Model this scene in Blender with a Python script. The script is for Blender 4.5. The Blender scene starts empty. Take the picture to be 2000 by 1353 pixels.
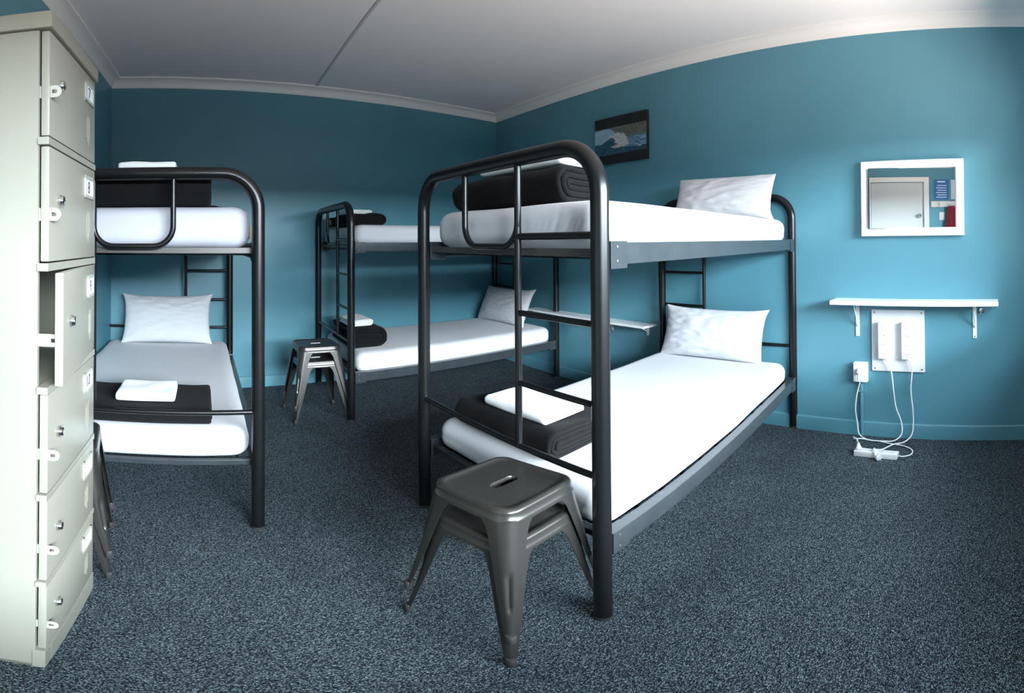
import bpy, bmesh, math, random
from math import sin, cos, pi, radians, sqrt
from mathutils import Vector, Matrix, noise

random.seed(7)
SC = bpy.context.scene
COL = SC.collection

# ------------------------------------------------------------------ camera
# The photograph is a stitched panorama about 118 degrees wide.
EYE = 1.35
FPX, CX, CY = 969.72, 962.49, 460.91
YAW, PIT, ROL = 0.69503, 0.01075, -0.00509
cam = bpy.data.cameras.new('camera')
cam_ob = bpy.data.objects.new('camera', cam)
COL.objects.link(cam_ob)
cam.type = 'PANO'
cam.panorama_type = 'EQUIRECTANGULAR'
cam.longitude_min = (0 - CX) / FPX
cam.longitude_max = (2000 - CX) / FPX
cam.latitude_min = (CY - 1353) / FPX
cam.latitude_max = CY / FPX
cam.clip_start = 0.02
_rz = Matrix.Rotation(YAW, 3, 'Z')
_rx = Matrix(((1, 0, 0), (0, cos(PIT), sin(PIT)), (0, -sin(PIT), cos(PIT))))
_ry = Matrix(((cos(ROL), 0, sin(ROL)), (0, 1, 0), (-sin(ROL), 0, cos(ROL))))
_w2c = _ry @ _rx @ _rz                       # world -> (right, forward, up)
_c2w = _w2c.transposed()
_m = Matrix((_c2w.col[0], _c2w.col[2], -_c2w.col[1])).transposed().to_4x4()
_m.translation = Vector((0, 0, EYE))
cam_ob.matrix_world = _m
SC.camera = cam_ob

# ------------------------------------------------------------------ look
SC.view_settings.view_transform = 'Standard'
SC.view_settings.look = 'None'
SC.view_settings.gamma = 1.0
SC.view_settings.use_curve_mapping = False
SC.view_settings.exposure = -0.08
SC.cycles.use_denoising = True
SC.cycles.max_bounces = 12
SC.cycles.diffuse_bounces = 8
SC.cycles.caustics_reflective = False
SC.cycles.caustics_refractive = False
SC.cycles.sample_clamp_indirect = 8.0

world = bpy.data.worlds.new('world')
SC.world = world
world.use_nodes = True
world.node_tree.nodes['Background'].inputs[0].default_value = (0.55, 0.75, 0.95, 1)
world.node_tree.nodes['Background'].inputs[1].default_value = 0.6


def area_light(name, loc, target, sx, sy, power, color, spread=180):
    l = bpy.data.lights.new(name, 'AREA')
    l.shape = 'RECTANGLE'; l.size = sx; l.size_y = sy
    l.energy = power; l.color = color; l.spread = radians(spread)
    o = bpy.data.objects.new(name, l); COL.objects.link(o)
    o.location = loc
    d = Vector(target) - Vector(loc)
    o.rotation_euler = d.to_track_quat('-Z', 'Y').to_euler()
    return o


# daylight from the sky outside the window behind the camera
area_light('low_sky_light', (1.5, -6.0, 2.95), (1.2, 2.0, 0.9), 11.0, 1.5, 6300, (0.80, 0.92, 1.0))
area_light('high_sky_light', (-0.6, -4.6, 5.0), (1.6, 0.6, 0.3), 8.0, 2.6, 1500, (0.74, 0.89, 1.0))
# daylight thrown up from the ground outside
area_light('ground_bounce_light', (1.2, -3.2, -0.8), (1.2, 1.2, 2.6), 7.0, 2.2, 1120, (1.0, 0.84, 0.76))

# ------------------------------------------------------------------ materials
MATS = {}


def mat(name, color, rough=0.6, metal=0.0, bump=None, var=None, spec=0.5, sheen=0.0, coat=0.0):
    """principled material; bump=(scale, strength, distance); var=(scale, amount)"""
    if name in MATS:
        return MATS[name]
    m = bpy.data.materials.new(name); m.use_nodes = True
    nt = m.node_tree; b = nt.nodes['Principled BSDF']
    b.inputs['Base Color'].default_value = (*color, 1)
    b.inputs['Roughness'].default_value = rough
    b.inputs['Metallic'].default_value = metal
    b.inputs['Specular IOR Level'].default_value = spec
    b.inputs['Sheen Weight'].default_value = sheen
    b.inputs['Coat Weight'].default_value = coat
    tc = nt.nodes.new('ShaderNodeTexCoord')
    if var:
        n = nt.nodes.new('ShaderNodeTexNoise'); n.inputs['Scale'].default_value = var[0]
        n.inputs['Detail'].default_value = 3
        nt.links.new(tc.outputs['Object'], n.inputs['Vector'])
        r = nt.nodes.new('ShaderNodeMapRange')
        r.inputs['From Min'].default_value = 0.3; r.inputs['From Max'].default_value = 0.7
        r.inputs['To Min'].default_value = 1 - var[1]; r.inputs['To Max'].default_value = 1 + var[1]
        nt.links.new(n.outputs['Fac'], r.inputs['Value'])
        mx = nt.nodes.new('ShaderNodeMix'); mx.data_type = 'RGBA'; mx.blend_type = 'MULTIPLY'
        mx.inputs['Factor'].default_value = 1
        mx.inputs['A'].default_value = (*color, 1)
        nt.links.new(r.outputs['Result'], mx.inputs['B'])
        nt.links.new(mx.outputs['Result'], b.inputs['Base Color'])
    if bump:
        n2 = nt.nodes.new('ShaderNodeTexNoise'); n2.inputs['Scale'].default_value = bump[0]
        n2.inputs['Detail'].default_value = 4
        nt.links.new(tc.outputs['Object'], n2.inputs['Vector'])
        bp = nt.nodes.new('ShaderNodeBump'); bp.inputs['Strength'].default_value = bump[1]
        bp.inputs['Distance'].default_value = bump[2]
        nt.links.new(n2.outputs['Fac'], bp.inputs['Height'])
        nt.links.new(bp.outputs['Normal'], b.inputs['Normal'])
    MATS[name] = m
    return m


TEAL = mat('teal_wall_paint', (0.098, 0.275, 0.345), 0.38, bump=(9, 0.12, 0.01), var=(1.7, 0.05))
CEIL = mat('ceiling_paint', (0.82, 0.815, 0.81), 0.8, bump=(30, 0.05, 0.003))
WHITE_TRIM = mat('white_trim_paint', (0.84, 0.83, 0.80), 0.45)
BLACK = mat('black_powder_coat', (0.005, 0.0055, 0.006), 0.30, spec=0.35)
RAILM = mat('dark_steel_rail', (0.040, 0.047, 0.053), 0.26, metal=0.3, var=(14, 0.12))
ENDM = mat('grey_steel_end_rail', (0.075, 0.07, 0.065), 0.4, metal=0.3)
SHEET = mat('white_cotton_sheet', (0.58, 0.585, 0.615), 0.85, bump=(60, 0.10, 0.003), sheen=0.1)
PILLOWM = mat('white_pillow_cotton', (0.62, 0.62, 0.64), 0.85, bump=(55, 0.15, 0.003), sheen=0.1)
TOWELM = mat('white_towel_cotton', (0.88, 0.88, 0.88), 0.95, bump=(400, 0.35, 0.002), sheen=0.2)
FLEECE = mat('charcoal_fleece', (0.006, 0.006, 0.0065), 0.95, bump=(350, 0.6, 0.003), var=(50, 0.2), spec=0.15, sheen=0.02)
STEEL = mat('gunmetal_painted_steel', (0.070, 0.067, 0.062), 0.29, metal=0.7, bump=(700, 0.05, 0.0005))
RUBBER = mat('dark_rubber', (0.03, 0.03, 0.03), 0.6)
CREAM = mat('cream_enamel_steel', (0.315, 0.305, 0.25), 0.36, spec=0.5)
CREAMDK = mat('cream_enamel_inside', (0.42, 0.43, 0.38), 0.5)
HASPM = mat('cream_hasp_enamel', (0.44, 0.44, 0.38), 0.35)
CHROME = mat('chrome', (0.75, 0.73, 0.72), 0.18, metal=1.0)
BOLTM = mat('dull_bolt', (0.16, 0.16, 0.16), 0.5, metal=0.6)
ZINC = mat('zinc_bolt', (0.45, 0.45, 0.45), 0.35, metal=0.9)
CARD = mat('white_card', (0.80, 0.84, 0.90), 0.6)
INK = mat('black_ink', (0.01, 0.01, 0.015), 0.6)
PLASTIC = mat('white_plastic', (0.82, 0.82, 0.82), 0.35)
PLASTDK = mat('socket_slot_dark', (0.02, 0.02, 0.02), 0.5)
CORD = mat('white_cord_plastic', (0.84, 0.85, 0.84), 0.4)
SHELFM = mat('white_shelf_gloss', (0.86, 0.87, 0.87), 0.3)
BOARDM = mat('white_painted_board', (0.80, 0.80, 0.82), 0.5)
DOORM = mat('grey_white_door_paint', (0.62, 0.64, 0.64), 0.5)
POSTB = mat('blue_poster', (0.03, 0.16, 0.42), 0.4)
POSTW = mat('white_poster_print', (0.65, 0.72, 0.80), 0.5)
RED = mat('dark_red_cloth', (0.18, 0.01, 0.02), 0.9)
MIRROR = mat('mirror_glass', (0.86, 0.9, 0.9), 0.0, metal=1.0)


def add_wrinkles(m, strength=0.55):
    """upright creases in stretched cloth on the sides of a mattress"""
    nt = m.node_tree; b = nt.nodes['Principled BSDF']
    tc = nt.nodes.new('ShaderNodeTexCoord')
    mp = nt.nodes.new('ShaderNodeMapping'); mp.inputs['Scale'].default_value = (16, 16, 5); mp.inputs['Rotation'].default_value = (0.25, 0.25, 0)
    nt.links.new(tc.outputs['Object'], mp.inputs['Vector'])
    n = nt.nodes.new('ShaderNodeTexNoise'); n.noise_type = 'RIDGED_MULTIFRACTAL'
    n.inputs['Scale'].default_value = 1.0; n.inputs['Detail'].default_value = 1.5
    nt.links.new(mp.outputs['Vector'], n.inputs['Vector'])
    ge = nt.nodes.new('ShaderNodeNewGeometry'); sx = nt.nodes.new('ShaderNodeSeparateXYZ')
    nt.links.new(ge.outputs['Normal'], sx.inputs['Vector'])
    ab = nt.nodes.new('ShaderNodeMath'); ab.operation = 'ABSOLUTE'; nt.links.new(sx.outputs['Z'], ab.inputs[0])
    mr = nt.nodes.new('ShaderNodeMapRange'); mr.inputs['From Min'].default_value = 0.9; mr.inputs['From Max'].default_value = 0.2
    mr.inputs['To Min'].default_value = 0.04; mr.inputs['To Max'].default_value = 1.0
    nt.links.new(ab.outputs[0], mr.inputs['Value'])
    n2 = nt.nodes.new('ShaderNodeTexNoise'); n2.inputs['Scale'].default_value = 2.3
    nt.links.new(tc.outputs['Object'], n2.inputs['Vector'])
    m2 = nt.nodes.new('ShaderNodeMapRange'); m2.inputs['From Min'].default_value = .45; m2.inputs['From Max'].default_value = .62
    nt.links.new(n2.outputs['Fac'], m2.inputs['Value'])
    mu = nt.nodes.new('ShaderNodeMath'); mu.operation = 'MULTIPLY'; nt.links.new(n.outputs['Fac'], mu.inputs[0]); nt.links.new(mr.outputs['Result'], mu.inputs[1])
    mv = nt.nodes.new('ShaderNodeMath'); mv.operation = 'MULTIPLY'; nt.links.new(mu.outputs[0], mv.inputs[0]); nt.links.new(m2.outputs['Result'], mv.inputs[1])
    bp = nt.nodes.new('ShaderNodeBump'); bp.inputs['Strength'].default_value = strength; bp.inputs['Distance'].default_value = 0.008
    nt.links.new(mv.outputs[0], bp.inputs['Height'])
    nt.links.new(bp.outputs['Normal'], b.inputs['Normal'])
    return m


add_wrinkles(SHEET)


def carpet_material():
    m = bpy.data.materials.new('charcoal_fleck_carpet'); m.use_nodes = True
    nt = m.node_tree; b = nt.nodes['Principled BSDF']
    b.inputs['Roughness'].default_value = 0.95
    b.inputs['Specular IOR Level'].default_value = 0.15
    tc = nt.nodes.new('ShaderNodeTexCoord')
    mp = nt.nodes.new('ShaderNodeMapping'); mp.inputs['Scale'].default_value = (1.0, 1.8, 1.0)
    nt.links.new(tc.outputs['Object'], mp.inputs['Vector'])
    n0 = nt.nodes.new('ShaderNodeTexNoise'); n0.inputs['Scale'].default_value = 110
    n0.inputs['Detail'].default_value = 2
    nt.links.new(mp.outputs['Vector'], n0.inputs['Vector'])
    vo = nt.nodes.new('ShaderNodeTexVoronoi'); vo.inputs['Scale'].default_value = 300
    vo.voronoi_dimensions = '2D'
    nt.links.new(mp.outputs['Vector'], vo.inputs['Vector'])
    sp = nt.nodes.new('ShaderNodeSeparateColor'); nt.links.new(vo.outputs['Color'], sp.inputs['Color'])
    n = nt.nodes.new('ShaderNodeMix'); n.data_type = 'FLOAT'; n.inputs['Factor'].default_value = 0.52
    nt.links.new(n0.outputs['Fac'], n.inputs['A']); nt.links.new(sp.outputs['Red'], n.inputs['B'])
    r = nt.nodes.new('ShaderNodeValToRGB')
    e = r.color_ramp.elements
    e[0].position = 0.34; e[0].color = (0.007, 0.009, 0.012, 1)
    e[1].position = 0.86; e[1].color = (0.34, 0.43, 0.47, 1)
    x = e.new(0.53); x.color = (0.026, 0.034, 0.041, 1)
    x = e.new(0.66); x.color = (0.105, 0.14, 0.16, 1)
    nt.links.new(n.outputs['Result'], r.inputs['Fac'])
    n3 = nt.nodes.new('ShaderNodeTexNoise'); n3.inputs['Scale'].default_value = 3
    nt.links.new(tc.outputs['Object'], n3.inputs['Vector'])
    mr = nt.nodes.new('ShaderNodeMapRange')
    mr.inputs['From Min'].default_value = 0.3; mr.inputs['From Max'].default_value = 0.7
    mr.inputs['To Min'].default_value = 0.9; mr.inputs['To Max'].default_value = 1.1
    nt.links.new(n3.outputs['Fac'], mr.inputs['Value'])
    mx = nt.nodes.new('ShaderNodeMix'); mx.data_type = 'RGBA'; mx.blend_type = 'MULTIPLY'
    mx.inputs['Factor'].default_value = 1
    nt.links.new(r.outputs['Color'], mx.inputs['A']); nt.links.new(mr.outputs['Result'], mx.inputs['B'])
    nt.links.new(mx.outputs['Result'], b.inputs['Base Color'])
    bp = nt.nodes.new('ShaderNodeBump'); bp.inputs['Strength'].default_value = 0.6
    bp.inputs['Distance'].default_value = 0.004
    nt.links.new(n.outputs['Result'], bp.inputs['Height'])
    nt.links.new(bp.outputs['Normal'], b.inputs['Normal'])
    return m


CARPET = carpet_material()


# ------------------------------------------------------------------ helpers
def link_mesh(name, bm, m, parent=None, smooth=False, angle=40):
    bmesh.ops.recalc_face_normals(bm, faces=bm.faces)
    me = bpy.data.meshes.new(name); bm.to_mesh(me); bm.free()
    me.materials.append(m)
    if smooth:
        me.shade_smooth()
        try:
            me.set_sharp_from_angle(angle=radians(angle))
        except Exception:
            pass
    o = bpy.data.objects.new(name, me); COL.objects.link(o)
    if parent is not None:
        o.parent = parent
    return o


def empty(name, loc=(0, 0, 0)):
    o = bpy.data.objects.new(name, None); COL.objects.link(o); o.location = loc
    o.empty_display_size = 0.1
    return o


def tag(o, label=None, cat=None, group=None, kind=None):
    if label: o['label'] = label
    if cat: o['category'] = cat
    if group: o['group'] = group
    if kind: o['kind'] = kind
    return o


def part_label(o, label):
    o['label'] = label
    return o


class Frame:
    """oblique local frame: L(x, y, z) -> point relative to the thing's base"""
    def __init__(s, origin, ex, ey):
        s.o = Vector((*origin, 0)); s.ex = Vector((*ex, 0)).normalized(); s.ey = Vector((*ey, 0)).normalized()

    def L(s, x, y, z):
        return s.ex * x + s.ey * y + Vector((0, 0, z))

    def W(s, x, y, z):
        return s.o + s.L(x, y, z)


IDF = Frame((0, 0), (1, 0), (0, 1))


def add_box(bm, F, x0, x1, y0, y1, z0, z1, bev=0.0):
    vs = [bm.verts.new(F.L(x, y, z)) for x in (x0, x1) for y in (y0, y1) for z in (z0, z1)]
    fs = []
    for idx in ((0, 1, 3, 2), (4, 6, 7, 5), (0, 4, 5, 1), (2, 3, 7, 6), (0, 2, 6, 4), (1, 5, 7, 3)):
        fs.append(bm.faces.new([vs[i] for i in idx]))
    if bev > 0:
        bmesh.ops.recalc_face_normals(bm, faces=fs)
        eds = list({e for f in fs for e in f.edges})
        bmesh.ops.bevel(bm, geom=eds, offset=bev, segments=2, affect='EDGES', profile=0.6)
    return vs


def fillet(pts, r, seg=8):
    """round the inner corners of a polyline"""
    pts = [Vector(p) for p in pts]
    out = [pts[0]]
    for i in range(1, len(pts) - 1):
        a, b, c = pts[i - 1], pts[i], pts[i + 1]
        u = (a - b).normalized(); v = (c - b).normalized()
        ang = u.angle(v)
        if ang > pi - 0.02:
            out.append(b); continue
        t = min(r / math.tan(ang / 2), (a - b).length * 0.49, (c - b).length * 0.49)
        rr = t * math.tan(ang / 2)
        cen = b + (u + v).normalized() * (rr / sin(ang / 2))
        p0 = b + u * t; p1 = b + v * t
        d0 = p0 - cen; d1 = p1 - cen
        w = d0.angle(d1)
        for k in range(seg + 1):
            s = k / seg
            out.append(cen + (d0 * sin((1 - s) * w) + d1 * sin(s * w)) / sin(w))
    out.append(pts[-1])
    return out


def catmull(pts, n=8):
    pts = [Vector(p) for p in pts]
    P = [pts[0] * 2 - pts[1]] + pts + [pts[-1] * 2 - pts[-2]]
    out = []
    for i in range(1, len(P) - 2):
        for k in range(n):
            t = k / n
            a, b, c, d = P[i - 1], P[i], P[i + 1], P[i + 2]
            out.append(0.5 * ((2 * b) + (c - a) * t + (2 * a - 5 * b + 4 * c - d) * t * t + (3 * b - a - 3 * c + d) * t ** 3))
    out.append(pts[-1])
    return out


def add_tube(bm, pts, r, seg=16, caps=True, radii=None):
    pts = [Vector(p) for p in pts]
    n = len(pts)
    tang = []
    for i in range(n):
        a = pts[max(i - 1, 0)]; b = pts[min(i + 1, n - 1)]
        tang.append((b - a).normalized())
    up = Vector((0, 0, 1)) if abs(tang[0].z) < 0.9 else Vector((1, 0, 0))
    nrm = (up - tang[0] * up.dot(tang[0])).normalized()
    rings = []
    for i in range(n):
        if i:
            nrm = (nrm - tang[i] * nrm.dot(tang[i])).normalized()
        bn = tang[i].cross(nrm)
        rr = radii[i] if radii else r
        rings.append([bm.verts.new(pts[i] + (nrm * cos(2 * pi * k / seg) + bn * sin(2 * pi * k / seg)) * rr) for k in range(seg)])
    for i in range(n - 1):
        for k in range(seg):
            bm.faces.new((rings[i][k], rings[i][(k + 1) % seg], rings[i + 1][(k + 1) % seg], rings[i + 1][k]))
    if caps:
        bm.faces.new(rings[0]); bm.faces.new(rings[-1])


def tube_obj(name, pts, r, m, parent, seg=16, **k):
    bm = bmesh.new(); add_tube(bm, pts, r, seg, **k)
    return link_mesh(name, bm, m, parent, smooth=True)


def box_obj(name, F, dims, m, parent, bev=0.0, smooth=False):
    bm = bmesh.new(); add_box(bm, F, *dims, bev=bev)
    return link_mesh(name, bm, m, parent, smooth=smooth)


def loft(bm, rings, close=True, cap0=False, cap1=False):
    R = [[bm.verts.new(p) for p in ring] for ring in rings]
    n = len(R[0])
    for i in range(len(R) - 1):
        for k in range(n if close else n - 1):
            bm.faces.new((R[i][k], R[i][(k + 1) % n], R[i + 1][(k + 1) % n], R[i + 1][k]))
    if cap0: bm.faces.new(R[0])
    if cap1: bm.faces.new(R[-1])
    return R


def rounded_rect(hx, hy, r, n):
    """n points, by angle, on a rounded rectangle"""
    out = []
    for k in range(n):
        a = 2 * pi * (k + 0.5) / n
        dx, dy = cos(a), sin(a)
        # ray / rounded-rect by bisection on the signed distance
        lo, hi = 0.0, 3 * (hx + hy)
        for _ in range(36):
            t = (lo + hi) / 2
            qx, qy = abs(dx * t) - (hx - r), abs(dy * t) - (hy - r)
            d = sqrt(max(qx, 0) ** 2 + max(qy, 0) ** 2) + min(max(qx, qy), 0) - r
            if d < 0: lo = t
            else: hi = t
        out.append((dx * lo, dy * lo))
    return out


# ------------------------------------------------------------------ room shell
D, Wd, Ld = 4.3965, 3.7289, 0.3245        # back wall, right corner, left corner
SR, SL = 0.1318, 0.1370                   # the side walls run slightly askew
YF = -0.78                                # wall with the window, behind the camera
CEILZ, CORZ = 2.84, 2.753


def xr(y): return Wd - (D - y) * SR
def xl(y): return -Ld - (D - y) * SL


def quad_wall(name, a, b, z0, z1, m, thick_dir, th=0.12, holes=()):
    """vertical wall slab from a to b, thickness along thick_dir; holes=(s0,s1,z0,z1) metres along a->b"""
    a = Vector((*a, 0)); b = Vector((*b, 0)); L = (b - a).length; u = (b - a) / L
    t = Vector((*thick_dir, 0)).normalized() * th
    ss = sorted({0, L, *[h[0] for h in holes], *[h[1] for h in holes]})
    zs = sorted({z0, z1, *[h[2] for h in holes], *[h[3] for h in holes]})
    bm = bmesh.new()
    for i in range(len(ss) - 1):
        for j in range(len(zs) - 1):
            sc_, zc = (ss[i] + ss[i + 1]) / 2, (zs[j] + zs[j + 1]) / 2
            if any(h[0] < sc_ < h[1] and h[2] < zc < h[3] for h in holes):
                continue
            vs = [bm.verts.new(a + u * s + t * k + Vector((0, 0, z))) for s in (ss[i], ss[i + 1]) for k in (0, 1) for z in (zs[j], zs[j + 1])]
            for idx in ((0, 1, 3, 2), (4, 6, 7, 5), (0, 4, 5, 1), (2, 3, 7, 6), (0, 2, 6, 4), (1, 5, 7, 3)):
                bm.faces.new([vs[k] for k in idx])
    bmesh.ops.remove_doubles(bm, verts=bm.verts, dist=1e-5)
    # drop the doubled internal faces
    seen = {}
    for f in list(bm.faces):
        key = tuple(sorted(v.index for v in f.verts))
    bm.verts.index_update()
    for f in list(bm.faces):
        key = tuple(sorted(v.index for v in f.verts))
        seen.setdefault(key, []).append(f)
    kill = [f for fs in seen.values() if len(fs) > 1 for f in fs]
    bmesh.ops.delete(bm, geom=kill, context='FACES_ONLY')
    return tag(link_mesh(name, bm, m), kind='structure')


quad_wall('wall_back', (-Ld - 0.1, D), (Wd + 0.1, D), 0, CEILZ, TEAL, (0, 1))
quad_wall('wall_right', (xr(YF), YF), (xr(D), D), 0, CEILZ, TEAL, (1, 0))
# door opening in the left wall
lw_a = Vector((xl(YF), YF)); lw_b = Vector((xl(D), D)); LWL = (lw_b - lw_a).length; lw_u = (lw_b - lw_a) / LWL
def lw_s(y): return (y - YF) / lw_u.y
DY0, DY1, DZ = 0.355, 1.115, 2.155
quad_wall('wall_left', tuple(lw_a), tuple(lw_b), 0, CEILZ, TEAL, (-1, 0), holes=((lw_s(DY0), lw_s(DY1), 0, DZ),))
WX0, WX1, WZ0, WZ1 = -0.05, 2.70, 0.84, 2.08
fw_x0 = xl(YF) - 0.12
quad_wall('wall_front', (fw_x0, YF), (xr(YF) + 0.12, YF), 0, CEILZ, TEAL, (0, -1), th=0.14,
          holes=((WX0 - fw_x0, WX1 - fw_x0, WZ0, WZ1),))


def poly_slab(name, pts, z0, z1, m):
    bm = bmesh.new()
    lo = [bm.verts.new((x, y, z0)) for x, y in pts]; hi = [bm.verts.new((x, y, z1)) for x, y in pts]
    bm.faces.new(lo); bm.faces.new(hi)
    for i in range(len(pts)):
        j = (i + 1) % len(pts); bm.faces.new((lo[i], lo[j], hi[j], hi[i]))
    return tag(link_mesh(name, bm, m), kind='structure')


foot = [(xl(YF) - .12, YF - .14), (xr(YF) + .12, YF - .14), (Wd + .12, D + .12), (-Ld - .12, D + .12)]
poly_slab('floor', foot, -0.1, 0.0, CARPET)
poly_slab('ceiling', foot, CEILZ, CEILZ + 0.1, CEIL)

# window frame in the wall behind the camera
wf = empty('window_1', ((WX0 + WX1) / 2, YF, WZ0)); tag(wf, kind='structure')
Fw = Frame((0, 0), (1, 0), (0, 1))
hw = (WX1 - WX0) / 2
for nm, d in (('window_frame', (-hw, -hw + .05, -.12, -.04, 0, WZ1 - WZ0)), ('window_frame', (hw - .05, hw, -.12, -.04, 0, WZ1 - WZ0)),
              ('window_frame', (-hw, hw, -.12, -.04, 0, .05)), ('window_frame', (-hw, hw, -.12, -.04, WZ1 - WZ0 - .05, WZ1 - WZ0)),
              ('window_mullion', (-.02, .02, -.11, -.05, .05, WZ1 - WZ0 - .05)), ('window_sill', (-hw - .03, hw + .03, -.04, .05, -.03, 0))):
    box_obj(nm, Fw, d, WHITE_TRIM, wf)

# the door in the left wall, seen in the mirror
nL2 = Vector((lw_u.y, -lw_u.x))           # into the room
Fd = Frame((0, 0), (lw_u.x, lw_u.y), (nL2.x, nL2.y))
dr = empty('door_1', (xl(DY0), DY0, 0)); tag(dr, kind='structure')
dl = (DY1 - DY0) / lw_u.y
box_obj('door_panel', Fd, (.005, dl - .005, -.05, -.012, .008, DZ - .008), DOORM, dr)
for d in ((-.07, 0, 0, .018, 0, DZ + .07), (dl, dl + .018, 0, .018, 0, DZ + .07), (0, dl, 0, .018, DZ, DZ + .07)):
    box_obj('door_frame', Fd, d, WHITE_TRIM, dr)
bm = bmesh.new()
c0 = Fd.L(.06, -.012, 1.665)
nn = Fd.ey
add_tube(bm, [c0, c0 + nn * .008, c0 + nn * .009, c0 + nn * .035, c0 + nn * .05, c0 + nn * .062], .02, 20, radii=[.03, .03, .012, .014, .027, .018])
link_mesh('door_knob', bm, CHROME, dr, smooth=True)


# cornice along each wall: cove profile, mitred in the corners
def strip_along(name, pts_in, prof, m):
    """closed profile [(out, z)] swept along a wall polyline; mitre computed from neighbours"""
    bm = bmesh.new(); rings = []
    n = len(pts_in)
    for i, (p, q) in enumerate(pts_in):      # p = corner point, q = mitre direction (scaled)
        rings.append([Vector((p[0] + q[0] * o, p[1] + q[1] * o, z)) for o, z in prof])
    loft(bm, rings, close=True, cap0=True, cap1=True)
    return tag(link_mesh(name, bm, m, smooth=True, angle=30), kind='structure')


def mitre(n1, n2):
    n1 = Vector(n1).normalized(); n2 = Vector(n2).normalized()
    s = (n1 + n2)
    return tuple(s / (1 + n1.dot(n2)))


nR = Vector((-1, SR)).normalized(); nLv = Vector((1, -SL)).normalized(); nB = Vector((0, -1)); nF = Vector((0, 1))
cRB, cLB = mitre(nR, nB), mitre(nLv, nB); cRF, cLF = mitre(nR, nF), mitre(nLv, nF)
PRB, PLB = (Wd, D), (-Ld, D); PRF, PLF = (xr(YF), YF), (xl(YF), YF)
cov = [(0, CORZ), (0.006, CORZ), (0.010, CORZ + .008)]
for k in range(0, 9):
    a = pi / 2 * k / 8
    cov.append((0.074 - 0.062 * cos(a), CORZ + 0.012 + 0.058 * sin(a)))
cov += [(0.078, CEILZ - .016), (0.088, CEILZ - .014), (0.090, CEILZ), (0, CEILZ)]
for nm, a, ma, b, mb in (('trim_1', PLB, cLB, PRB, cRB), ('trim_2', PRB, cRB, PRF, cRF), ('trim_3', PLF, cLF, PLB, cLB), ('trim_4', PRF, cRF, PLF, cLF)):
    strip_along(nm, [(a, ma), (b, mb)], cov, WHITE_TRIM)
base = [(0, 0), (0.014, 0), (0.014, 0.085), (0.012, 0.098), (0.005, 0.106), (0, 0.107)]
strip_along('baseboard_back', [(PLB, cLB), (PRB, cRB)], base, TEAL)
strip_along('baseboard_right', [(PRB, cRB), (PRF, cRF)], base, TEAL)
pa = (xl(DY1 + .02), DY1 + .02)
strip_along('baseboard_left', [(pa, tuple(nLv)), (PLB, cLB)], base, TEAL)
strip_along('baseboard_front', [(PRF, cRF), (PLF, cLF)], base, TEAL)
# ceiling joint batten
bm = bmesh.new()
a = Vector((1.530, D - .085)); b = Vector((0.80, YF + .09)); u = (b - a).normalized(); w = Vector((-u.y, u.x)) * .013
rings = []
for p in (a, b):
    rings.append([Vector((p.x - w.x, p.y - w.y, CEILZ)), Vector((p.x - w.x * .7, p.y - w.y * .7, CEILZ - .006)),
                  Vector((p.x + w.x * .7, p.y + w.y * .7, CEILZ - .006)), Vector((p.x + w.x, p.y + w.y, CEILZ))])
loft(bm, rings, cap0=True, cap1=True)
tag(link_mesh('trim_5', bm, mat('ceiling_joint_paint', (0.50, 0.51, 0.52), .6)), kind='structure')


# ------------------------------------------------------------------ bunk beds
ARCH_R, POST_R, BAR_R, RUNG_R = 0.15, 0.028, 0.0125, 0.0105


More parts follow.
